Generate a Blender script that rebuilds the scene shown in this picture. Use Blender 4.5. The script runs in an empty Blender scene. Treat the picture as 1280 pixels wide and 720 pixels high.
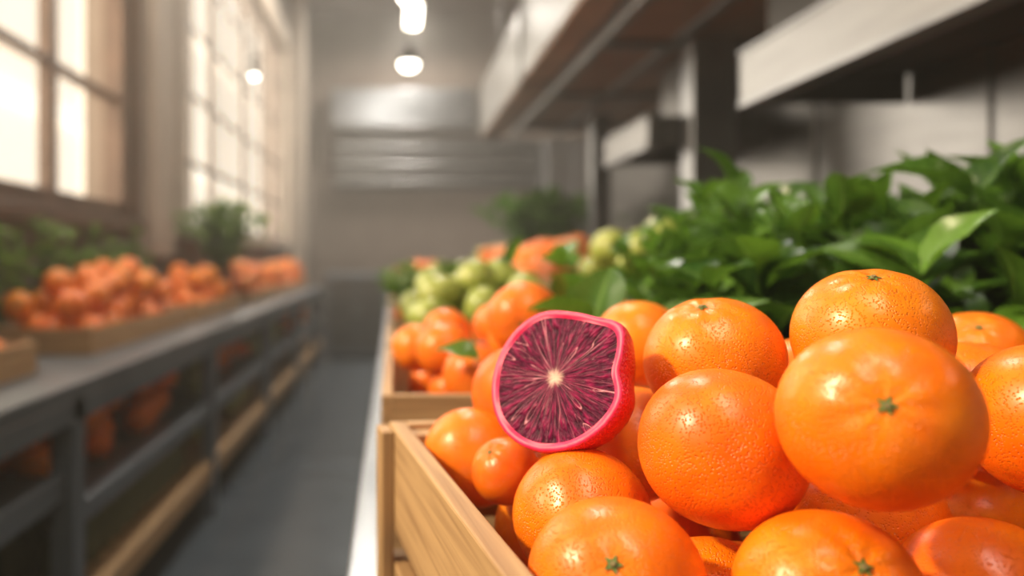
import bpy, bmesh, math, random
from mathutils import Vector, Matrix, Quaternion
random.seed(7)
S=bpy.context.scene
COL=S.collection
H=1.15   # camera height

# ------------------------------------------------------------ materials
def newmat(name):
    m=bpy.data.materials.new(name); m.use_nodes=True
    nt=m.node_tree; b=nt.nodes['Principled BSDF']
    return m,nt,b
def N(nt,t,**kw):
    n=nt.nodes.new(t)
    for k,v in kw.items():
        if k.startswith('i_'):
            n.inputs[k[2:].replace('_',' ')].default_value=v
        else: setattr(n,k,v)
    return n
def L(nt,a,b): nt.links.new(a,b)
def ramp(nt,fac,stops):
    r=nt.nodes.new('ShaderNodeValToRGB')
    e=r.color_ramp.elements
    while len(e)>1: e.remove(e[-1])
    e[0].position=stops[0][0]; e[0].color=(*stops[0][1],1)
    for p,c in stops[1:]:
        x=e.new(p); x.color=(*c,1)
    L(nt,fac,r.inputs['Fac']); return r.outputs['Color']
def math_(nt,op,a,b=None,c=None):
    n=nt.nodes.new('ShaderNodeMath'); n.operation=op
    for i,v in enumerate((a,b,c)):
        if v is None: continue
        if isinstance(v,(int,float)): n.inputs[i].default_value=v
        else: L(nt,v,n.inputs[i])
    return n.outputs[0]
def mix(nt,f,a,b):
    n=nt.nodes.new('ShaderNodeMix'); n.data_type='RGBA'
    if isinstance(f,(int,float)): n.inputs[0].default_value=f
    else: L(nt,f,n.inputs[0])
    for i,v in ((6,a),(7,b)):
        if isinstance(v,tuple): n.inputs[i].default_value=(*v,1)
        else: L(nt,v,n.inputs[i])
    return n.outputs[2]
def bump(nt,b,h,strength,dist):
    n=nt.nodes.new('ShaderNodeBump'); n.inputs['Strength'].default_value=strength
    n.inputs['Distance'].default_value=dist
    L(nt,h,n.inputs['Height']); L(nt,n.outputs[0],b.inputs['Normal'])
def surf(name,c1,c2,scale=3,rough=.6,metal=0,stretch=(1,1,1),bstr=.15,coat=0,detail=4):
    m,nt,b=newmat(name)
    tc=N(nt,'ShaderNodeTexCoord'); mp=N(nt,'ShaderNodeMapping'); mp.inputs['Scale'].default_value=stretch
    L(nt,tc.outputs['Object'],mp.inputs[0])
    no=N(nt,'ShaderNodeTexNoise'); no.inputs['Scale'].default_value=scale; no.inputs['Detail'].default_value=detail
    L(nt,mp.outputs[0],no.inputs['Vector'])
    c=ramp(nt,no.outputs[0],[(.3,c1),(.7,c2)]); L(nt,c,b.inputs['Base Color'])
    b.inputs['Roughness'].default_value=rough; b.inputs['Metallic'].default_value=metal
    b.inputs['Coat Weight'].default_value=coat
    if bstr: bump(nt,b,no.outputs[0],bstr,.005)
    return m
def wood(name,axis,c1,c2):
    m,nt,b=newmat(name)
    tc=N(nt,'ShaderNodeTexCoord'); mp=N(nt,'ShaderNodeMapping')
    s=[90,90,90]; s[axis]=3; mp.inputs['Scale'].default_value=s
    L(nt,tc.outputs['Object'],mp.inputs[0])
    no=N(nt,'ShaderNodeTexNoise'); no.inputs['Scale'].default_value=1.4; no.inputs['Detail'].default_value=6; no.inputs['Distortion'].default_value=.8
    L(nt,mp.outputs[0],no.inputs['Vector'])
    c=ramp(nt,no.outputs[0],[(.3,c1),(.55,c2),(.75,tuple(min(1,x*1.12) for x in c2))]); L(nt,c,b.inputs['Base Color'])
    b.inputs['Roughness'].default_value=.6
    bump(nt,b,no.outputs[0],.35,.001)
    return m
W1=(.32,.18,.08); W2=(.48,.295,.14)
wood_x=wood('pine_wood_across',0,W1,W2); wood_y=wood('pine_wood_along',1,W1,W2); wood_z=wood('pine_wood_upright',2,W1,W2)
wall_m=surf('taupe_plaster',(.185,.14,.112),(.23,.18,.145),2,.75)
wall_light=surf('light_plaster',(.42,.35,.285),(.50,.42,.345),3,.7)
ceil_m=surf('ceiling_paint',(.22,.165,.135),(.27,.21,.175),2,.8)
floor_m=surf('epoxy_floor',(.07,.088,.105),(.10,.12,.142),3,.22,0,bstr=.05)
steel=surf('brushed_steel',(.25,.252,.255),(.30,.302,.305),4,.34,1,(1,1,8),0)
steel_d=surf('dark_steel_panel',(.15,.148,.147),(.21,.208,.205),3,.32,1,(1,1,6),0)
steel_top=surf('counter_steel',(.27,.28,.295),(.35,.36,.375),5,.3,1,(8,1,1),.03)
hood_in=surf('hood_underside',(.24,.155,.105),(.34,.225,.155),3,.4,.2,(1,1,1),.03)
hood_dark=surf('hood_filter_dark',(.02,.02,.02),(.045,.042,.04),3,.5,.3)
table_m=surf('blue_grey_metal',(.13,.152,.175),(.185,.213,.243),4,.33,.4)
frame_br=surf('brown_window_frame',(.10,.055,.033),(.15,.085,.055),6,.5)
frame_bg=surf('taupe_window_frame',(.18,.14,.115),(.25,.20,.165),6,.5)
black_m=surf('black_plastic',(.015,.015,.015),(.03,.03,.03),6,.5)
terracotta=surf('terracotta',(.25,.1,.05),(.35,.15,.08),6,.8)
def emis(name,c,s):
    m,nt,b=newmat(name); b.inputs['Base Color'].default_value=(*c,1)
    b.inputs['Emission Color'].default_value=(*c,1); b.inputs['Emission Strength'].default_value=s
    return m
lamp_m=emis('lamp_glow',(1,.93,.80),14)

def fruitskin(name,base,dark,pole,pore=26,bstr=.25,rough=.33):
    m,nt,b=newmat(name)
    tc=N(nt,'ShaderNodeTexCoord'); oi=N(nt,'ShaderNodeObjectInfo')
    no=N(nt,'ShaderNodeTexNoise'); no.inputs['Scale'].default_value=1.6; no.inputs['Detail'].default_value=2
    add=N(nt,'ShaderNodeVectorMath'); add.operation='ADD'
    L(nt,tc.outputs['Object'],add.inputs[0]); L(nt,oi.outputs['Random'],add.inputs[1])
    L(nt,add.outputs[0],no.inputs['Vector'])
    c=ramp(nt,no.outputs[0],[(.3,dark),(.65,base)])
    sx=N(nt,'ShaderNodeSeparateXYZ'); L(nt,tc.outputs['Object'],sx.inputs[0])
    mr=N(nt,'ShaderNodeMapRange'); mr.inputs[1].default_value=.86; mr.inputs[2].default_value=.99; mr.inputs[4].default_value=.35
    L(nt,sx.outputs[2],mr.inputs[0])
    c=mix(nt,mr.outputs[0],c,pole)
    hs=N(nt,'ShaderNodeHueSaturation')
    v=math_(nt,'MULTIPLY_ADD',oi.outputs['Random'],.018,.490); L(nt,v,hs.inputs['Hue'])
    L(nt,c,hs.inputs['Color']); 
    if bstr:
        vo=N(nt,'ShaderNodeTexVoronoi'); vo.inputs['Scale'].default_value=pore
        L(nt,tc.outputs['Object'],vo.inputs['Vector'])
        pit=N(nt,'ShaderNodeMapRange'); pit.interpolation_type='SMOOTHSTEP'
        pit.inputs[1].default_value=.0; pit.inputs[2].default_value=.42; L(nt,vo.outputs['Distance'],pit.inputs[0])
        bump(nt,b,pit.outputs[0],bstr,.010)
    L(nt,hs.outputs[0],b.inputs['Base Color'])
    b.inputs['Roughness'].default_value=rough
    b.inputs['Specular IOR Level'].default_value=.5
    return m
orange_m=fruitskin('orange_peel',(.94,.235,.002),(.86,.165,.001),(.5,.38,.03),27,.46,.32)
grape_m=fruitskin('tangerine_peel',(.92,.28,.015),(.84,.19,.01),(.6,.4,.1),18,.0,.36)
green_m=fruitskin('green_apple_skin',(.36,.40,.09),(.25,.32,.05),(.2,.26,.04),20,.0,.3)
peach_m=fruitskin('peach_skin',(.76,.26,.07),(.64,.15,.045),(.6,.3,.1),20,.0,.5)
melon_m=fruitskin('yellow_green_skin',(.5,.5,.18),(.3,.36,.12),(.3,.28,.1),14,.0,.5)
calyx_m=surf('calyx_green',(.06,.12,.015),(.14,.22,.04),20,.6)
stalk_m=surf('calyx_core',(.18,.14,.05),(.25,.2,.09),20,.7)

# ------------------------------------------------------------ helpers
def obj(name,me,loc=(0,0,0),rot=None,scale=None,parent=None):
    o=bpy.data.objects.new(name,me); COL.objects.link(o); o.location=loc
    if rot is not None:
        o.rotation_mode='QUATERNION'; o.rotation_quaternion=rot
    if scale is not None: o.scale=scale if hasattr(scale,'__len__') else (scale,)*3
    if parent: o.parent=parent
    return o
def empty(name,loc=(0,0,0)):
    e=bpy.data.objects.new(name,None); e.empty_display_size=.05; COL.objects.link(e); e.location=loc; return e
def boxes(name,lst,bevel=.0,loc=(0,0,0),rotz=0,parent=None):
    mats=[]; bm=bmesh.new()
    for b in lst:
        x0,x1,y0,y1,z0,z1,m=b[:7]
        if m not in mats: mats.append(m)
        vs=[bm.verts.new((x,y,z)) for x in (x0,x1) for y in (y0,y1) for z in (z0,z1)]
        for q in ((0,1,3,2),(4,6,7,5),(0,4,5,1),(2,3,7,6),(0,2,6,4),(1,5,7,3)):
            f=bm.faces.new([vs[i] for i in q]); f.material_index=mats.index(m)
    bmesh.ops.recalc_face_normals(bm,faces=bm.faces)
    me=bpy.data.meshes.new(name); bm.to_mesh(me); bm.free()
    for m in mats: me.materials.append(m)
    o=obj(name,me,loc,parent=parent); o.rotation_euler=(0,0,rotz)
    if bevel:
        md=o.modifiers.new('bevel','BEVEL'); md.width=bevel; md.segments=2
    return o

def fruit_mesh(name,skin,nu=48,nv=30,dimple=.07,rib=.018,calyx=True,zs=.95,shape=None,nav=.03):
    bm=bmesh.new(); rings=[]
    top=bm.verts.new((0,0,(1-dimple)*zs))
    for i in range(1,nv):
        t=math.pi*(i/nv)
        if i<6: t=math.pi/nv*(i*.85)
        ring=[]
        for j in range(nu):
            p=2*math.pi*j/nu
            r=1-dimple*math.exp(-(t/.22)**2)-nav*math.exp(-((math.pi-t)/.2)**2)
            r-=rib*(.5+.5*math.cos(p*7+.6*math.sin(p*2)))*math.exp(-((t-.35)/.3)**2)
            r+=.012*math.sin(p*2+1)*math.sin(t)+.01*math.sin(p*3)*math.sin(t*2)
            x,y,z=r*math.sin(t)*math.cos(p),r*math.sin(t)*math.sin(p),r*math.cos(t)*zs
            if shape: x,y,z=shape(x,y,z)
            ring.append(bm.verts.new((x,y,z)))
        rings.append(ring)
    bz=-(1-nav)*zs
    bp=(0,0,bz) if not shape else shape(0,0,bz)
    bot=bm.verts.new(bp)
    if shape: top.co=Vector(shape(0,0,(1-dimple)*zs))
    for j in range(nu):
        k=(j+1)%nu
        bm.faces.new((top,rings[0][j],rings[0][k])); bm.faces.new((bot,rings[-1][k],rings[-1][j]))
        for a,b in zip(rings,rings[1:]): bm.faces.new((a[j],b[j],b[k],a[k]))
    for f in bm.faces: f.smooth=True
    if calyx:
        z0=top.co.z+.022
        c=bm.verts.new((0,0,z0)); pts=[]
        for j in range(10):
            p=2*math.pi*j/10; r=(.115 if j%2==0 else .05)
            pts.append(bm.verts.new((r*math.cos(p),r*math.sin(p),z0-(.006 if j%2==0 else -.004))))
        for j in range(10):
            f=bm.faces.new((c,pts[j],pts[(j+1)%10])); f.material_index=1
        a=[];b2=[]
        for j in range(8):
            p=2*math.pi*j/8
            a.append(bm.verts.new((.04*math.cos(p),.04*math.sin(p),z0-.005))); b2.append(bm.verts.new((.03*math.cos(p),.03*math.sin(p),z0+.028)))
        for j in range(8):
            f=bm.faces.new((a[j],a[(j+1)%8],b2[(j+1)%8],b2[j])); f.material_index=2
        f=bm.faces.new(b2); f.material_index=2
    bmesh.ops.recalc_face_normals(bm,faces=bm.faces)
    me=bpy.data.meshes.new(name); bm.to_mesh(me); bm.free()
    me.materials.append(skin); me.materials.append(calyx_m); me.materials.append(stalk_m)
    return me
ORA=fruit_mesh('orange_mesh',orange_m,72,44)
ORA_S=fruit_mesh('orange_smooth_mesh',orange_m,56,36,rib=.004,dimple=.045)
ORA_L=fruit_mesh('orange_far_mesh',orange_m,28,18)
GRA=fruit_mesh('tangerine_mesh',grape_m,28,18,rib=.01)
APP=fruit_mesh('green_apple_mesh',green_m,28,18,dimple=.18,rib=0,zs=.95,nav=.1)
PEA=fruit_mesh('peach_mesh',peach_m,24,16,dimple=.12,rib=0,nav=-.05)
MAN=fruit_mesh('mango_mesh',green_m,28,18,dimple=.05,rib=0,zs=1.25,calyx=True,shape=lambda x,y,z:(x*(1-.18*z),y*(1-.18*z)*.95,z),nav=-.02)
MEL=fruit_mesh('melon_mesh',melon_m,28,18,dimple=.05,rib=.0,nav=.02)

def pole_q(p): return Vector(p).to_track_quat('Z','Y')
def rnd_q():
    v=Vector((random.gauss(0,1),random.gauss(0,1),random.gauss(0,1))).normalized()
    return pole_q(v)
def pile(name,me,sample,zfloor,hmax,rr,fixed=(),tries=300,cap=200):
    """drops fruit one by one until the heap is full"""
    e=empty(name); placed=list(fixed); n=0; kids=[]
    for t in range(tries):
        x,y=sample(); r=random.uniform(*rr); z=zfloor+r
        ok=False; hm=hmax(x,y)
        for it in range(30):
            up=None
            for (a,b,c,q) in placed:
                R=.97*(q+r); dd=(a-x)**2+(b-y)**2
                if dd+(c-z)**2<R*R-1e-9:
                    nz=c+math.sqrt(max(R*R-dd,0))+1e-5
                    if up is None or nz>up: up=nz
            if up is None: ok=True; break
            z=up
            if z>hm: break
        if ok and z<=hm:
            placed.append((x,y,z,r)); n+=1
            m=me if not isinstance(me,(list,tuple)) else random.choice(me)
            kids.append((m,x,y,z,r))
            if n>=cap: break
    if kids:
        cx=sum(k[1] for k in kids)/len(kids); cy=sum(k[2] for k in kids)/len(kids)
        e.location=(cx,cy,zfloor)
        for i,(m,x,y,z,r) in enumerate(kids):
            obj('fruit_%d'%(i+1),m,(x-cx,y-cy,z-zfloor),rnd_q(),r,parent=e)
    return e,placed

# ------------------------------------------------------------ room shell
D=14.0; XL=-1.45; XR=1.5; XF=4.0; ZC=5.5; YB=-3.0
boxes('floor',[(XL-.25,XF+.2,YB-.2,D+.2,-.1,0,floor_m)])
boxes('ceiling',[(XL-.25,XF+.2,YB-.2,D+.2,ZC,ZC+.1,ceil_m)])
boxes('wall_back',[(XL-.25,XF+.2,D,D+.2,0,ZC,wall_m)])
boxes('wall_front',[(XL-.25,XR+.2,YB-.2,YB,0,ZC,wall_light)])
WZ0,WZ1=1.37,3.95
wins=[(-1.9,1.2),(1.75,4.4),(5.4,10.6)]
lw=[(XL-.25,XL,YB,D,0,WZ0,wall_m),(XL-.25,XL,YB,D,WZ1,ZC,wall_m)]
ys=[YB]+[v for w in wins for v in w]+[D]
for a,b in zip(ys[0::2],ys[1::2]): lw.append((XL-.25,XL,a,b,WZ0,WZ1,wall_m))
boxes('wall_left',lw)
boxes('wall_right',[(XR,XR+.15,YB,6.0,0,ZC,wall_m),(XR+.15,XF+.2,5.85,6.0,0,ZC,wall_m),(XF,XF+.2,6,D,0,ZC,wall_m)])
def window(n,y0,y1,cols,rows,fm,thick,thin,dep=.06,big=0):
    x0,x1=XL-.10,XL-.10+dep; l=[]
    F=thick*1.1
    l+=[(x0-.02,x1+.03,y0,y1,WZ0,WZ0+F,fm),(x0-.02,x1+.03,y0,y1,WZ1-F,WZ1,fm),(x0-.02,x1+.03,y0,y0+F,WZ0+F,WZ1-F,fm),(x0-.02,x1+.03,y1-F,y1,WZ0+F,WZ1-F,fm)]
    for i in range(1,cols):
        t=thick*(1.8 if big and i%big==0 else 1)
        y=y0+(y1-y0)*i/cols; l.append((x0,x1+(.03 if big and i%big==0 else 0),y-t/2,y+t/2,WZ0+F,WZ1-F,fm))
    for k in range(1,rows):
        z=WZ0+(WZ1-WZ0)*k/rows; l.append((x0+.005,x1-.005,y0+F,y1-F,z-thin/2,z+thin/2,fm))
    boxes('window_%d'%n,l,.003)
window(1,-1.9,1.2,2,4,frame_br,.05,.03)  # unseen window, put in so the sun reaches the foreground fruit
window(2,1.75,4.4,3,4,frame_br,.075,.045)
window(3,5.4,10.6,8,5,frame_bg,.05,.045,.025,2)
def trim(n,y0,y1,m,w=.14,p=.06):
    boxes('trim_%d'%n,[(XL,XL+p+.03,y0-w,y1+w,WZ0-.07,WZ0,m),(XL,XL+p,y0-w,y1+w,WZ1,WZ1+w*1.3,m),
        (XL,XL+p,y0-w,y0,WZ0,WZ1,m),(XL,XL+p,y1,y1+w,WZ0,WZ1,m)],.006)
trim(1,-1.9,1.2,frame_br,.1,.04)
trim(2,1.75,4.4,frame_br,.10,.03)
trim(3,5.4,10.6,wall_light,.2,.06)
boxes('wall_pilaster_left',[(XL,XL+.1,4.55,4.95,WZ0-.2,ZC,wall_light)],.01)
boxes('wall_pilaster_left',[(XL,XL+.2,10.9,11.5,0,ZC,wall_light)],.01)
# pale building across the street, seen through the windows; emission stands in for daylight
fcm,nt,b=newmat('glowing_facade')
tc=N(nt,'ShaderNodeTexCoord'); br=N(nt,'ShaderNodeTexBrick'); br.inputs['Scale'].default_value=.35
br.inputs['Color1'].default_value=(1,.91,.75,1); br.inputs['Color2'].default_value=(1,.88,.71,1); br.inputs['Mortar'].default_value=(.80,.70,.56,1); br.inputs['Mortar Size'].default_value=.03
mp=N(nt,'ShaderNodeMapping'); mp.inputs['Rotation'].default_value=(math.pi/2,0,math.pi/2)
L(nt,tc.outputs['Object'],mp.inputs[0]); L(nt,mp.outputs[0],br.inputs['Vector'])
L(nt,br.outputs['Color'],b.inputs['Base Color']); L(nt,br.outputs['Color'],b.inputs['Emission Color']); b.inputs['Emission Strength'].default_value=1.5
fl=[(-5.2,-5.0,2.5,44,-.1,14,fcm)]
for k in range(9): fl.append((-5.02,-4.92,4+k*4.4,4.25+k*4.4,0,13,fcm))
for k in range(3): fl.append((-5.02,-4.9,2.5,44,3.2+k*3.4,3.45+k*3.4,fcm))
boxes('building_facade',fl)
boxes('ground',[(-12,XL-.26,-10,44,-.15,-.1,wall_light)])

# ------------------------------------------------------------ left table
TT=.84
posts=[.45,2.04,3.6,5.2,6.8,8.4,9.14]
tl=[(-1.44,-.8,-.6,9.2,TT-.04,TT,table_m),(-.83,-.8,-.6,9.2,TT-.1,TT-.04,table_m)]
for y in posts:
    w=.04
    tl+=[(-.86,-.80,y-w,y+w,0,TT-.04,table_m),(-1.43,-1.38,y-w,y+w,0,TT-.04,table_m)]
tl+=[(-1.43,-.83,-.6,2.0,.58,.61,table_m),(-.85,-.82,-.6,2.0,.55,.62,table_m),
     (-1.43,-.83,-.6,2.0,.22,.25,table_m)]
tl+=[(-1.43,-.83,2.08,9.14,.47,.50,table_m),(-.85,-.815,2.08,9.14,.455,.515,table_m),
     (-1.43,-.84,2.08,9.14,.20,.24,wood_y),(-.85,-.81,2.08,9.14,.17,.25,wood_y)]
boxes('display_table',tl,.004)
boxes('storage_cabinet',[(-.78,-.08,9.25,9.7,.05,1.0,table_m),(-.74,-.44,9.235,9.25,.12,.95,steel_d),(-.42,-.12,9.235,9.25,.12,.95,steel_d),(-.76,-.1,9.3,9.65,0,.05,black_m),(-.47,-.45,9.21,9.235,.5,.65,steel),(-.41,-.39,9.21,9.235,.5,.65,steel)],.005)

# ------------------------------------------------------------ right counter
CT=.84
cl=[(-.046,1.1,-.6,9.0,CT-.035,CT,steel_top),(-.046,-.03,-.6,9.0,CT-.09,CT-.035,steel_top)]
for y in (-.4,1.4,3.2,5.0,6.8,8.8):
    cl+=[(-.0,.06,y-.03,y+.03,0,CT-.035,steel),(1.0,1.06,y-.03,y+.03,0,CT-.035,steel)]
cl+=[(.01,1.06,-.4,8.8,.2,.23,steel),(.12,.14,-.5,8.95,.23,CT-.04,steel_d)]
boxes('steel_counter',cl,.003)

# ------------------------------------------------------------ crates
def crate(name,x0,y0,w,l,zb,h,rotz=0,slats=2,t=.011):
    b=[]; sh=(h/slats)*.86; gap=(h-slats*sh)/max(1,slats-1) if slats>1 else 0
    for k in range(slats):
        z0=k*(sh+gap); z1=z0+sh
        b+=[(0,t,0,l,z0,z1,wood_y),(w-t,w,0,l,z0,z1,wood_y),(t,w-t,0,t,z0,z1,wood_x),(t,w-t,l-t,l,z0,z1,wood_x)]
    c=.022
    for X in (t,w-t-c):
        for Y in (t,l-t-c): b.append((X,X+c,Y,Y+c,0,h-.004,wood_z))
    n=max(2,int(l/.09)); 
    for i in range(n):
        a=t+(l-2*t)*i/n; b.append((t,w-t,a+.004,a+(l-2*t)/n-.004,.0,.008,wood_x))
    return boxes(name,b,.0015,(x0,y0,zb),rotz)
ANG=math.atan(.156)
U=Vector((math.cos(ANG),math.sin(ANG),0)); V=Vector((math.sin(ANG),-math.cos(ANG),0))
CL=.52; CWd=.52
org=Vector((-.004,.645,0))+V*CL
crate('wooden_crate',org.x,org.y,CWd,CL,CT,.18,ANG,2,.013)
bt=[]
for Y in (.0,CL-.03): bt.append((-.010,-.0005,Y,Y+.03,0,.178,wood_z))
boxes('crate_corner_battens',bt,.0015,(org.x,org.y,CT),ANG)

# foreground oranges : x,y,z(relative to eye height),r,pole,mesh
KEY=[(.193,.320,-.063,.0365,(-.40,-.86,.30),ORA),
(.158,.385,-.0905,.0390,(.5,.5,.3),ORA_S),
(.250,.420,-.040,.0375,(-.16,-.36,.92),ORA),
(.184,.460,-.058,.0385,(-.30,-.28,.90),ORA),
(.097,.350,-.142,.0380,(-.25,-.80,.56),ORA_S),
(.179,.330,-.141,.0375,(.02,-.72,.70),ORA),
(.101,.430,-.138,.0370,(.6,.5,-.4),ORA_S),
(.057,.580,-.143,.0360,(.5,.6,.2),ORA),
(.070,.500,-.132,.0215,(-.55,-.40,.70),ORA),
(.095,.600,-.100,.0360,(.3,.8,.2),ORA),
(.200,.650,-.068,.0360,(.3,.6,.5),ORA),
(.153,.505,-.116,.0360,(.7,.2,-.5),ORA_S),
(.430,.590,-.072,.0350,(-.35,-.55,.75),ORA),
(.315,.380,-.077,.0390,(.6,.2,.7),ORA_S),
(.264,.355,-.154,.0385,(.6,.6,-.3),ORA_S),
(.345,.480,-.085,.0380,(.2,.3,.9),ORA),
(.270,.520,-.085,.0370,(-.2,.5,.9),ORA_S),
(.355,.590,-.095,.0370,(0,-.3,.9),ORA_S),
]
fixed=[]
for x,y,z,r,p,me in KEY:
    obj('orange',me,(x,y,H+z),pole_q(p),(r,r,r)); fixed.append((x,y,H+z,r))
fixed.append((.105,.490,H-.070,.040))
def s1():
    u=random.uniform(.052,CWd-.052); v=random.uniform(.05,CL-.05)
    p=Vector((0,.645,0))+U*u+V*v; return p.x,p.y
def h1(x,y):
    if y<.34: return H-.19
    return H-.155+.06*max(0,min(1,(x-.12)/.25))
pile('orange_pile',[ORA,ORA_S],s1,CT+.01,h1,(.034,.038),fixed,900)

crate('wooden_crate',-.012,.77,.29,.42,CT,.18)
k2=[(.085,.84,-.122,.034,(.4,.5,.2)),(.134,.82,-.060,.038,(-.2,-.85,-.1)),(.215,.84,-.065,.036,(0,-.4,.9)),(.06,.93,-.105,.034,(.2,.3,.9)),(.03,1.0,-.11,.032,(.2,.3,.9))]
fx=[]
for x,y,z,r,p in k2:
    obj('orange',ORA,(x,y,H+z),pole_q(p),(r,r,r)); fx.append((x,y,H+z,r))
pile('orange_pile',[ORA_L],lambda:(random.uniform(.04,.235),random.uniform(.82,1.14)),CT+.01,lambda x,y:H-.10+.15*(x-.04),(.032,.036),fx,400)

def fill(name,me,x0,x1,y0,y1,zf,zt,rr,tries=250,dome=.05):
    cx,cy=(x0+x1)/2,(y0+y1)/2
    def hm(x,y):
        q=max(abs(x-cx)/((x1-x0)/2),abs(y-cy)/((y1-y0)/2)); return zt-dome*q*q
    m=rr[1]+.012
    return pile(name,me,lambda:(random.uniform(x0+m,x1-m),random.uniform(y0+m,y1-m)),zf,hm,rr,(),tries)
fillA=[('green_apple_pile',[APP,MAN],(.030,.036)),('orange_pile',[ORA_L],(.032,.038)),('green_apple_pile',[APP],(.034,.04)),('peach_pile',[PEA],(.034,.04)),
       ('orange_pile',[ORA_L],(.034,.04)),('peach_pile',[PEA],(.034,.04)),('orange_pile',[ORA_L],(.036,.042)),('green_apple_pile',[APP],(.036,.042))]
y=1.25
for nm,me,rr in fillA:
    crate('wooden_crate',-.012,y,.36,.45,CT,.18)
    fill(nm,me,-.012,.348,y,y+.45,CT+.01,H-.025,rr,300,.09)
    y+=.52
y=1.36
fillB=[('green_apple_pile',[APP],(.036,.044)),('peach_pile',[PEA],(.038,.044)),('orange_pile',[ORA_L],(.038,.044)),('peach_pile',[PEA],(.036,.042)),('orange_pile',[ORA_L],(.038,.044)),('green_apple_pile',[APP],(.038,.044))]
for nm,me,rr in fillB:
    crate('wooden_crate',.38,y,.5,.45,CT,.13)
    crate('wooden_crate',.38,y,.5,.45,CT+.132,.13)
    fill(nm,me,.38,.88,y,y+.45,CT+.145,H+.055,rr,300,.06)
    y+=.55
# ------------------------------------------------------------ left trays with fruit
ty=[(1.15,2.2),(2.6,3.85),(4.0,5.1),(5.5,6.55),(6.7,7.9),(8.0,9.1)]
for i,(a,b) in enumerate(ty):
    crate('wooden_tray',-1.34,a,.36,b-a,TT,.10,0,1,.014)
    fill('tangerine_pile',[GRA],-1.34,-.98,a,b,TT+.01,H-.045+.02*(i%2),(.050,.058),330,.17)
def shelf(nm,me,y0,y1,z,zt,rr,t=90):
    fill(nm,me,-1.38,-.86,y0,y1,z,zt,rr,t,.02)
shelf('orange_pile',[ORA_L],2.15,3.5,.505,.70,(.055,.066),130)
shelf('melon_pile',[MEL],3.7,4.3,.505,.70,(.05,.06))
shelf('orange_pile',[ORA_L],4.35,5.1,.505,.70,(.05,.06))
shelf('melon_pile',[MEL],5.3,6.7,.505,.68,(.05,.06))
shelf('orange_pile',[ORA_L],6.9,8.3,.505,.68,(.05,.06))
shelf('melon_pile',[MEL],1.0,1.95,.615,.72,(.04,.05))
shelf('melon_pile',[MEL],.9,1.95,.255,.46,(.05,.06))
shelf('melon_pile',[MEL],3.7,5.1,.255,.36,(.05,.06))
jar_m,nt,b=newmat('jar_glass_green'); b.inputs['Base Color'].default_value=(.16,.18,.10,1); b.inputs['Roughness'].default_value=.15
def jars(y0,y1):
    bm=bmesh.new()
    prof=[(0,0),(.035,0),(.04,.01),(.04,.11),(.03,.13),(.02,.14),(.02,.155),(.026,.156),(.026,.175),(0,.176)]
    yy=y0
    while yy<y1:
        for xx in (-.93,-1.06,-1.2):
            prev=None
            for (r,z) in prof:
                ring=[bm.verts.new((xx+r*math.cos(2*math.pi*j/14),yy+r*math.sin(2*math.pi*j/14),z)) for j in range(14)]
                if prev:
                    for j in range(14):
                        f=bm.faces.new((prev[j],prev[(j+1)%14],ring[(j+1)%14],ring[j])); f.smooth=True
                        if z>.156: f.material_index=1
                prev=ring
        yy+=.11
    me=bpy.data.meshes.new('glass_jar_row'); bm.to_mesh(me); bm.free(); me.materials.append(jar_m); me.materials.append(steel)
    obj('glass_jar_row',me,(0,0,.243))
jars(2.2,3.5)

# ------------------------------------------------------------ blood orange half
fm,nt,b=newmat('blood_orange_flesh')
tc=N(nt,'ShaderNodeTexCoord'); sx=N(nt,'ShaderNodeSeparateXYZ'); L(nt,tc.outputs['Object'],sx.inputs[0])
flat=N(nt,'ShaderNodeCombineXYZ'); L(nt,sx.outputs[0],flat.inputs[0]); L(nt,sx.outputs[1],flat.inputs[1])
nz=N(nt,'ShaderNodeVectorMath'); nz.operation='NORMALIZE'; L(nt,flat.outputs[0],nz.inputs[0])
ln=N(nt,'ShaderNodeVectorMath'); ln.operation='LENGTH'; L(nt,flat.outputs[0],ln.inputs[0]); rr_=ln.outputs['Value']
s2=N(nt,'ShaderNodeSeparateXYZ'); L(nt,nz.outputs[0],s2.inputs[0])
def streak(scale,zs,det=1.0):
    cb=N(nt,'ShaderNodeCombineXYZ'); L(nt,math_(nt,'MULTIPLY',s2.outputs[0],scale),cb.inputs[0]); L(nt,math_(nt,'MULTIPLY',s2.outputs[1],scale),cb.inputs[1]); L(nt,math_(nt,'MULTIPLY',rr_,zs),cb.inputs[2])
    n=N(nt,'ShaderNodeTexNoise'); n.inputs['Scale'].default_value=1; n.inputs['Detail'].default_value=det; L(nt,cb.outputs[0],n.inputs['Vector']); return n.outputs[0]
n1=streak(7.0,.7,0.0)
line=math_(nt,'ABSOLUTE',math_(nt,'SUBTRACT',n1,.5))
wd=math_(nt,'DIVIDE',.0080,math_(nt,'ADD',rr_,.12))
vein=math_(nt,'SUBTRACT',1.0,math_(nt,'MINIMUM',math_(nt,'DIVIDE',line,wd),1.0))
n1b=streak(11,1.0,0.0)
line2=math_(nt,'ABSOLUTE',math_(nt,'SUBTRACT',n1b,.45))
vein2=math_(nt,'MULTIPLY',math_(nt,'SUBTRACT',1.0,math_(nt,'MINIMUM',math_(nt,'DIVIDE',line2,wd),1.0)),.4)
vv=math_(nt,'MAXIMUM',vein,vein2)
n3=streak(14,6,2)
flesh=ramp(nt,n3,[(.32,(.032,.001,.012)),(.5,(.10,.003,.032)),(.72,(.32,.006,.075))])
col=mix(nt,math_(nt,'MULTIPLY',vv,.85),flesh,(.90,.38,.45))
cen=N(nt,'ShaderNodeMapRange'); cen.inputs[1].default_value=.13; cen.inputs[2].default_value=.05; L(nt,math_(nt,'ADD',rr_,math_(nt,'MULTIPLY',math_(nt,'SUBTRACT',n3,.5),.25)),cen.inputs[0])
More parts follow.
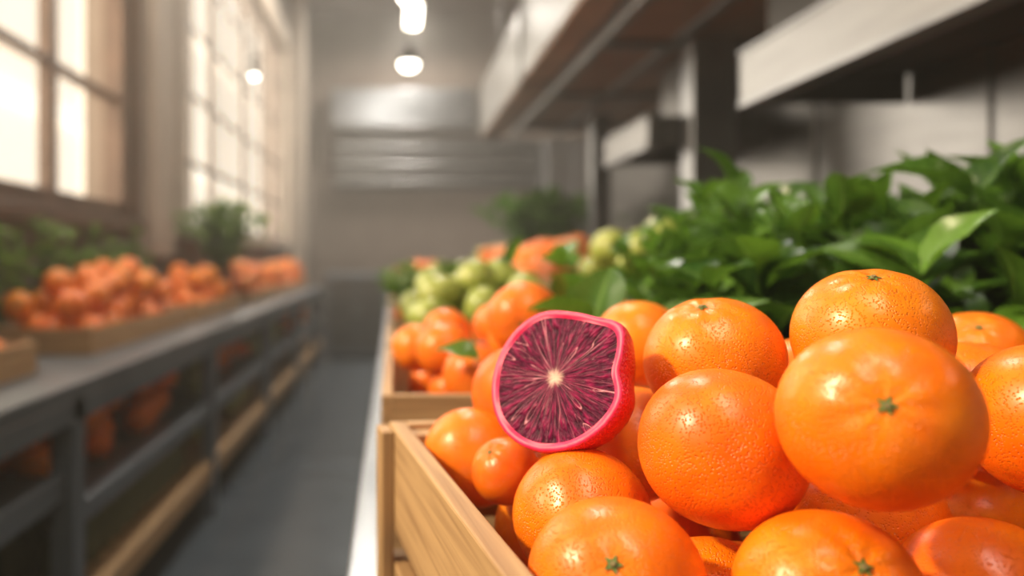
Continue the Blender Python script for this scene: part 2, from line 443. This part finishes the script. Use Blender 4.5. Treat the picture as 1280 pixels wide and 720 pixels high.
col=mix(nt,cen.outputs[0],col,(.88,.62,.5))
L(nt,col,b.inputs['Base Color']); b.inputs['Roughness'].default_value=.40; b.inputs['Specular IOR Level'].default_value=.22
bump(nt,b,math_(nt,'ADD',n3,math_(nt,'MULTIPLY',vv,.6)),.4,.022)
rimm=surf('blood_orange_pith',(.78,.012,.085),(.88,.035,.15),5,.45,0,bstr=.1)
skm,nt,b=newmat('blood_orange_skin')
tc=N(nt,'ShaderNodeTexCoord'); sx=N(nt,'ShaderNodeSeparateXYZ'); L(nt,tc.outputs['Object'],sx.inputs[0])
no=N(nt,'ShaderNodeTexNoise'); no.inputs['Scale'].default_value=3; L(nt,tc.outputs['Object'],no.inputs['Vector'])
zz=math_(nt,'ADD',sx.outputs[2],math_(nt,'MULTIPLY',math_(nt,'SUBTRACT',no.outputs[0],.5),.35))
c=ramp(nt,math_(nt,'ADD',zz,1.0),[(.2,(.90,.18,.005)),(.5,(.86,.09,.012)),(.85,(.82,.028,.05)),(1.0,(.84,.03,.11))])
L(nt,c,b.inputs['Base Color']); b.inputs['Roughness'].default_value=.33
vo=N(nt,'ShaderNodeTexVoronoi'); vo.inputs['Scale'].default_value=24; L(nt,tc.outputs['Object'],vo.inputs['Vector']); bump(nt,b,vo.outputs['Distance'],.4,.008)
def outline(p):
    p0=math.radians(60); d=math.atan2(math.sin(p-p0),math.cos(p-p0))
    r=1+.15*math.exp(-(d/.24)**2)
    p1=math.radians(26); d=math.atan2(math.sin(p-p1),math.cos(p-p1)); r-=.10*math.exp(-(d/.22)**2)
    p2=math.radians(105); d=math.atan2(math.sin(p-p2),math.cos(p-p2)); r-=.05*math.exp(-(d/.35)**2)
    return r+.015*math.sin(3*p+1)
bm=bmesh.new(); nu=96
radii=[.04,.1,.2,.3,.4,.5,.6,.7,.8,.86,.885,.90,.93,.965,.99]
def fz(r,p):
    if r<.89: return .012*math.sin(7*p+5*r)*r-.022
    if r<.905: return -.018
    return -.002 if r<.97 else -.012
c0=bm.verts.new((0,0,-.03)); rings=[]
for r in radii:
    rings.append([bm.verts.new((r*outline(2*math.pi*j/nu)*math.cos(2*math.pi*j/nu),r*outline(2*math.pi*j/nu)*math.sin(2*math.pi*j/nu),fz(r,2*math.pi*j/nu))) for j in range(nu)])
mi=[2]*11+[1]*4
nb=22
for i in range(1,nb):
    t=math.pi/2*(1-i/nb)
    rr2=math.sin(t)**.9; zz2=-1.0*math.cos(t)-.03
    rings.append([bm.verts.new((rr2*(1+(outline(2*math.pi*j/nu)-1)*math.sin(t)**3)*math.cos(2*math.pi*j/nu),rr2*(1+(outline(2*math.pi*j/nu)-1)*math.sin(t)**3)*math.sin(2*math.pi*j/nu),zz2)) for j in range(nu)]); mi.append(0)
end=bm.verts.new((0,0,-1.03))
for j in range(nu):
    k=(j+1)%nu
    f=bm.faces.new((c0,rings[0][j],rings[0][k])); f.material_index=2; f.smooth=True
    for i,(a,b_) in enumerate(zip(rings,rings[1:])):
        f=bm.faces.new((a[j],b_[j],b_[k],a[k])); f.material_index=mi[i+1]; f.smooth=True
    f=bm.faces.new((rings[-1][j],end,rings[-1][k])); f.smooth=True
bmesh.ops.recalc_face_normals(bm,faces=bm.faces)
me=bpy.data.meshes.new('blood_orange_half'); bm.to_mesh(me); bm.free()
for m in (skm,rimm,fm): me.materials.append(m)
n=Vector((-.68,-.64,.40)).normalized(); up=Vector((.38,0,1)); Y=(up-n*up.dot(n)).normalized(); X=Y.cross(n)
R=Matrix((X,Y,n)).transposed()
obj('blood_orange_half',me,(.090,.450,H-.066),R.to_quaternion(),(.0445,.0420,.0450))

# ------------------------------------------------------------ foliage
def leafmat(name,d,l,rib):
    m,nt,b=newmat(name)
    at=N(nt,'ShaderNodeAttribute'); at.attribute_name='leafcol'
    sp=N(nt,'ShaderNodeSeparateColor'); L(nt,at.outputs['Color'],sp.inputs[0])
    c=mix(nt,sp.outputs[2],d,l)
    du=math_(nt,'ABSOLUTE',math_(nt,'SUBTRACT',sp.outputs[0],.5))
    mid=math_(nt,'LESS_THAN',du,.03)
    side=math_(nt,'FRACT',math_(nt,'SUBTRACT',math_(nt,'MULTIPLY',sp.outputs[1],7.0),math_(nt,'MULTIPLY',du,3.0)))
    side=math_(nt,'MULTIPLY',math_(nt,'LESS_THAN',side,.1),.3)
    v=math_(nt,'MAXIMUM',math_(nt,'MULTIPLY',mid,.7),side)
    c=mix(nt,v,c,rib)
    L(nt,c,b.inputs['Base Color']); b.inputs['Roughness'].default_value=.30
    tr=N(nt,'ShaderNodeBsdfTranslucent'); L(nt,mix(nt,.5,c,(.22,.45,.03)),tr.inputs['Color'])
    ms=N(nt,'ShaderNodeMixShader'); ms.inputs[0].default_value=.3
    L(nt,b.outputs[0],ms.inputs[1]); L(nt,tr.outputs[0],ms.inputs[2])
    L(nt,ms.outputs[0],nt.nodes['Material Output'].inputs['Surface'])
    return m
leaf_m=leafmat('leaf_green',(.012,.052,.010),(.13,.28,.025),(.22,.38,.09))
leaf_l=leafmat('leaf_light_green',(.08,.17,.02),(.24,.38,.06),(.3,.4,.15))
class Fol:
    def __init__(s): s.v=[];s.f=[];s.c=[];s.lim=None
    def leaf(s,base,d,nrm,ln_,wd_,curl,tone,nl=8,nw=4):
        d=d.normalized(); side=d.cross(nrm)
        if side.length<1e-4: side=d.cross(Vector((1,0,0)))
        side.normalize(); nrm=side.cross(d).normalized()
        i0=len(s.v)
        if s.lim is not None and (base+d*ln_).x<s.lim: return
        wave=random.uniform(0,6)
        for i in range(nl+1):
            t=i/nl
            w=wd_*(math.sin(math.pi*t**.75)**.85 if 0<t<1 else .02)
            a=curl*t
            cen=base+d*(ln_*(math.sin(a)/a if abs(a)>1e-3 else 1)*t)-nrm*(ln_*t*(1-math.cos(a))/max(abs(a),.05)*(1 if a>=0 else -1))
            for j in range(nw+1):
                u=j/nw*2-1
                z=.28*abs(u)*w+.09*w*math.sin(wave+t*9)*u
                p=cen+side*(u*w*.5)+nrm*z
                s.v.append(p); s.c.append((j/nw,t,tone))
        for i in range(nl):
            for j in range(nw):
                a=i0+i*(nw+1)+j; s.f.append((a,a+1,a+nw+2,a+nw+1))
    def stem(s,pts,r,tone=.6):
        i0=len(s.v)
        for p in pts:
            for k in range(4):
                a=k*math.pi/2; s.v.append(p+Vector((r*math.cos(a),r*math.sin(a),0))); s.c.append((.2,.02,tone))
        for i in range(len(pts)-1):
            for k in range(4):
                a=i0+i*4+k; b_=i0+i*4+(k+1)%4; s.f.append((a,b_,b_+4,a+4))
    def clump(s,c,spread,h,stems,nleaf,ll,t0=.35,wr=(.5,.66)):
        for _ in range(stems):
            az=random.uniform(0,6.283); tl=abs(random.gauss(0,.5))*spread
            base=c+Vector((random.uniform(-1,1),random.uniform(-1,1),0))*.03
            tip=Vector((math.cos(az)*tl,math.sin(az)*tl,h*random.uniform(.65,1.05)*(1-.25*min(1,tl/max(spread,.01)))))
            if s.lim is not None and c.x+tip.x<s.lim+.02: tip.x=abs(tip.x)
            pts=[base+Vector((tip.x*t*t,tip.y*t*t,tip.z*t)) for t in (0,.25,.5,.75,1)]
            s.stem(pts,.0018)
            rot=random.uniform(0,6.28); tone=random.random()
            for k in range(nleaf):
                t=t0+(1-t0)*(k/(nleaf-1) if nleaf>1 else 1)
                p=base+Vector((tip.x*t*t,tip.y*t*t,tip.z*t))
                sd=Vector((2*tip.x*t,2*tip.y*t,tip.z)).normalized()
                for q in (0,math.pi):
                    if random.random()<.1: continue
                    aa=rot+k*1.5+q+random.uniform(-.4,.4)
                    out=Vector((math.cos(aa),math.sin(aa),random.uniform(-.15,.45)+ (.9 if t>.92 else 0)))
                    d=(out+sd*.35).normalized()
                    size=ll*random.uniform(.7,1.15)*(.8 if t>.92 else 1)
                    s.leaf(p,d,(Vector((0,0,1))+sd*.4+Vector((random.uniform(-.5,.5),random.uniform(-.8,.2),0))).normalized(),size,size*random.uniform(*wr),random.uniform(.1,1.2),min(1,max(0,tone*.6+.4*random.random())))
    def make(s,name,mat,loc=(0,0,0)):
        me=bpy.data.meshes.new(name); o=Vector(loc)
        me.from_pydata([v-o for v in s.v],[],s.f); me.materials.append(mat)
        at=me.color_attributes.new('leafcol','FLOAT_COLOR','POINT')
        for i,c in enumerate(s.c): at.data[i].color=(*c,1)
        me.polygons.foreach_set('use_smooth',[True]*len(me.polygons))
        return obj(name,me,loc)
crate('wooden_crate',.30,.80,.70,.46,CT,.15)
boxes('potting_soil',[(.32,.98,.82,1.24,CT+.01,CT+.12,black_m)])
f=Fol()
for (x,y,h,l) in [(.35,.92,.19,.07),(.36,1.06,.22,.075),(.38,1.2,.25,.07),
                (.43,.86,.24,.08),(.50,.84,.25,.085),(.57,.84,.26,.10),(.64,.84,.28,.12),(.72,.86,.29,.12),(.82,.88,.28,.11),(.92,.90,.28,.11),
                (.46,1.0,.31,.08),(.45,1.12,.31,.08),(.56,.98,.27,.09),(.66,1.0,.28,.1),(.78,1.02,.29,.1),(.90,1.05,.30,.1),
                (.56,1.16,.28,.08),(.70,1.16,.29,.09),(.86,1.17,.31,.09)]:
    f.clump(Vector((x,y,CT+.11)),.17,h,13,4,l)
for (x,y,h) in [(.40,.83,.18),(.47,.83,.19),(.54,.83,.20),(.60,.83,.23)]:
    f.clump(Vector((x,y-.01,CT+.11)),.24,h,12,4,.11)
f.make('leafy_basil_bed',leaf_m,(.65,1.03,CT+.11))
f=Fol(); f.leaf(Vector((.085,.79,H-.10)),Vector((-.5,.1,.25)),Vector((0,-.5,1)),.05,.028,.6,.6)
f.leaf(Vector((.09,.79,H-.10)),Vector((.6,-.1,-.3)),Vector((0,-.6,1)),.035,.02,.6,.4)
f.make('citrus_leaf',leaf_m,(.085,.79,H-.10))
f=Fol()
for (x,y) in [(.03,1.80),(.05,2.25),(.04,2.3),(.12,1.9),(.05,2.8)]:
    f.clump(Vector((x,y,H-.12)),.08,.09,9,3,.055)
f.make('lettuce_bunch',leaf_l,(.1,2.0,H-.12))
def pot(name,r,h):
    bm=bmesh.new(); prof=[(0,0),(r*.75,0),(r*.95,h*.85),(r*1.05,h*.86),(r*1.05,h),(r*.92,h),(r*.9,h*.9),(0,h*.9)]; prev=None
    for (a,b_) in prof:
        ring=[bm.verts.new((a*math.cos(2*math.pi*j/24),a*math.sin(2*math.pi*j/24),b_)) for j in range(24)]
        if prev:
            for j in range(24): bm.faces.new((prev[j],prev[(j+1)%24],ring[(j+1)%24],ring[j]))
        prev=ring
    me=bpy.data.meshes.new(name); bm.to_mesh(me); bm.free(); me.materials.append(terracotta)
    return me
def potted(name,x,y,z,r,h,spread,hh,stems,ll,mat,clumps=4,lim=None):
    e=empty(name,(x,y,z))
    obj('pot',pot('pot',r,h),(0,0,0),parent=e)
    f=Fol(); f.lim=lim
    for k in range(clumps):
        a=k*2.4; f.clump(Vector((math.cos(a)*r*.4,math.sin(a)*r*.4,h*.9)),spread,hh,stems,4,ll,.25)
    o=f.make('foliage',mat); o.parent=e
potted('potted_bush',.96,5.2,CT,.14,.3,.42,.46,30,.11,leaf_m,6)
potted('potted_bush',-1.14,5.29,TT,.08,.26,.30,.44,20,.10,leaf_l,4,lim=-.27)
f=Fol(); f.lim=-1.42
for k in range(17):
    yy=1.2+k*.19
    f.clump(Vector((-1.375,yy,TT+.01)),.07,.42+.03*math.sin(k*2),10,4,.08)
f.make('leafy_greens_row',leaf_l,(-1.38,2.6,TT+.05))

# ------------------------------------------------------------ stainless hoods and panels (right)
boxes('steel_wall_panel',[(XR-.02,XR,YB+.1,2.79,CT,H+.85,steel),(XR-.03,XR,2.80,3.6,CT,H+.85,steel_d),(XR-.02,XR,3.61,5.9,CT,H+.85,steel_d),
    (XR-.028,XR-.02,1.98,2.0,CT,H+.85,steel)],.002)
def hood(name,y0,y1,fh=.15,extra=True):
    zb=H+.45
    l=[(1.0,1.03,y0,y1,zb-.01,zb+fh,steel),(1.03,1.47,y0,y0+.02,zb,zb+fh,steel_d),(1.03,1.47,y1-.02,y1,zb,zb+fh,steel_d),
      (1.03,1.47,y0+.02,y1-.02,zb+.08,zb+.10,hood_dark),(1.03,1.06,y0+.02,y1-.02,zb-.01,zb+.01,steel)]
    l+=[(.995,1.0,y0,y1,zb-.012,zb+.006,steel_top),(.995,1.0,y0,y1,zb+fh-.012,zb+fh,steel_top)]
    if extra: l+=[(1.07,1.2,y0+.02,y1-.02,zb+.15,zb+.30,hood_dark)]
    l+=[(1.2,1.4,(y0+y1)/2-.12,(y0+y1)/2+.12,zb+.10,H+.835,steel_d)]
    boxes(name,l,.002)
hood('extractor_hood',-.6,2.31)
hood('extractor_hood',3.15,3.8,.12,False)
for (a,b_,yy) in [(1.12,1.29,3.0),(1.14,1.25,4.6)]:
    boxes('steel_post',[(a,b_,yy,yy+.12,CT,H+.835,steel_top),(a-.02,b_+.02,yy-.02,yy+.14,CT,CT+.02,steel)],.006)
ca=[(.82,XR-.01,-.5,5.5,H+.88,H+.93,hood_in),(.80,.84,-.5,5.5,H+.84,H+.96,steel)]
for k in range(6): ca.append((.84,XR-.01,.2+k*1.0,.26+k*1.0,H+.855,H+.88,steel))
ca+=[(1.1,1.14,-.5,5.5,H+.86,H+.88,steel)]
boxes('steel_canopy',ca,.003)
for k in range(3):
    boxes('canopy_hanger_rod',[(1.2,1.22,.8+k*1.9,.82+k*1.9,H+.935,ZC,steel)],.002)
boxes('ventilation_duct',[(.64,.79,.6,5.9,H+.91,H+1.28,steel),(.645,.785,.6,5.9,H+.895,H+.91,hood_in)]+[(.63,.795,yy,yy+.03,H+.885,H+1.29,steel_d) for yy in (.6,2.2,4.0,5.87)]+[(.70,.72,yy,yy+.02,H+1.28,ZC,steel) for yy in (1.4,3.4,5.3)],.003)  # brown underside strip paints a wood reflection onto the steel duct
bl=[(-1.05,1.4,D-.5,D,H+2.25,H+2.9,steel_top),(-1.0,1.35,D-.52,D-.5,H+2.2,H+2.3,steel_d)]
boxes('wall_extractor_hood',bl,.01)
lv=[(-1.0,2.5,D-.15,D,H+1.25,H+2.1,steel_d)]
for k in range(3): lv.append((-1.05,2.5,D-.35,D-.15,H+1.3+k*.3,H+1.36+k*.3,steel))
boxes('wall_shelf_rack',lv,.01)
boxes('steel_fridge',[(2.5,3.4,D-.8,D-.02,0,H+2.0,steel),(2.52,2.94,D-.82,D-.8,.1,H+1.95,steel_top),(2.96,3.38,D-.82,D-.8,.1,H+1.95,steel_top)],.01)
boxes('baseboard_left',[(XL,XL+.02,YB,10.9,0,.1,table_m)])

# ------------------------------------------------------------ lamps
def pendant(x,y,z,r):
    e=empty('pendant_lamp',(x,y,z))
    bm=bmesh.new(); prof=[(r,0),(r*.97,.03),(r*.75,.06),(r*.35,.09),(.02,.11),(.02,.13),(0,.13)]; prev=None
    for (a,b_) in prof:
        ring=[bm.verts.new((a*math.cos(2*math.pi*j/28),a*math.sin(2*math.pi*j/28),b_)) for j in range(28)]
        if prev:
            for j in range(28):
                ff=bm.faces.new((prev[j],prev[(j+1)%28],ring[(j+1)%28],ring[j])); ff.smooth=True
        prev=ring
    me=bpy.data.meshes.new('shade'); bm.to_mesh(me); bm.free(); me.materials.append(black_m); obj('shade',me,(0,0,.0),parent=e)
    bm=bmesh.new(); bmesh.ops.create_uvsphere(bm,u_segments=24,v_segments=14,radius=r*.9); me=bpy.data.meshes.new('globe'); bm.to_mesh(me); bm.free(); me.materials.append(lamp_m)
    obj('globe',me,(0,0,.0),parent=e,scale=(1,1,.7))
    boxes('cord',[(-.004,.004,-.004,.004,.12,ZC-z,black_m)],parent=e)
    return e
pendant(.087,4.6,H+1.51,.055); pendant(.115,6.0,H+1.47,.075)
pendant(-.87,5.0,H+1.15,.025)

def area(name,loc,rot,sx_,sy_,e,c):
    l=bpy.data.lights.new(name,'AREA'); l.shape='RECTANGLE'; l.size=sx_; l.size_y=sy_; l.energy=e; l.color=c
    o=bpy.data.objects.new(name,l); COL.objects.link(o); o.location=loc; o.rotation_euler=rot; return o
hm=(WZ0+WZ1)/2+.1; WHt=WZ1-WZ0+.4
for (a,b_),k,cc in zip(wins,(1.9,4.8,4.8),((1,.84,.64),(1,.83,.62),(1,.88,.72))):
    A=WHt*(b_-a)
    area('window_daylight',(XL-.35,(a+b_)/2,hm),(0,-math.pi/2,0),WHt,b_-a,k*math.pi*A,cc)
def strip(x,y,z,e):  # added fill light with a strip-shaped body, brightens the room
    boxes('added_fill_strip',[(x-.12,x+.12,y-.6,y+.6,z,z+.05,steel),(x-.1,x+.1,y-.58,y+.58,z-.012,z,lamp_m)]+[(x-.01,x+.01,yy-.01,yy+.01,z+.05,ZC,steel) for yy in (y-.5,y+.5)],.003)
    area('fill_strip_light',(x,y,z-.03),(0,0,0),.2,1.1,e,(1,.93,.82))
strip(.1,-.3,2.75,6)
strip(-.05,3.4,4.7,70)  # extra fill above the aisle for shelf fronts and floor
strip(-.3,8.5,4.7,100); strip(.3,12.3,4.9,120)
# low sun shining through the nearest window: a small distant spot
sd=Vector((-.80,-.14,.58)).normalized(); tgt=Vector((.25,.45,1.05)); dist=12
sp=bpy.data.lights.new('sunlight','SPOT'); sp.shadow_soft_size=.45; sp.spot_size=math.radians(26); sp.spot_blend=.1; sp.color=(1,.79,.50)
sp.energy=5.4*4*math.pi*dist*dist
so=bpy.data.objects.new('sunlight',sp); COL.objects.link(so)
so.location=tgt+sd*dist; so.rotation_mode='QUATERNION'; so.rotation_quaternion=sd.to_track_quat('Z','Y')
w=bpy.data.worlds.new('sky'); S.world=w; w.use_nodes=True; nt=w.node_tree
nt.nodes['Background'].inputs[0].default_value=(1,.93,.82,1); nt.nodes['Background'].inputs[1].default_value=1.6
vs=nt.nodes.new('ShaderNodeVolumeScatter'); vs.inputs['Density'].default_value=.015; vs.inputs['Anisotropy'].default_value=.35; vs.inputs['Color'].default_value=(1,.96,.90,1)
L(nt,vs.outputs[0],nt.nodes['World Output'].inputs['Volume'])

# ------------------------------------------------------------ camera
cam=bpy.data.cameras.new('camera'); co=bpy.data.objects.new('camera',cam); COL.objects.link(co)
co.location=(0,0,H); co.rotation_euler=(math.pi/2,0,0)
cam.sensor_width=36; cam.lens=28.125; cam.shift_x=(640-492)/1280; cam.shift_y=-35/1280
cam.clip_start=.01; cam.clip_end=100
cam.dof.use_dof=True; cam.dof.focus_distance=.40; cam.dof.aperture_fstop=3.5
S.camera=co
S.view_settings.view_transform='Standard'
S.view_settings.exposure=0
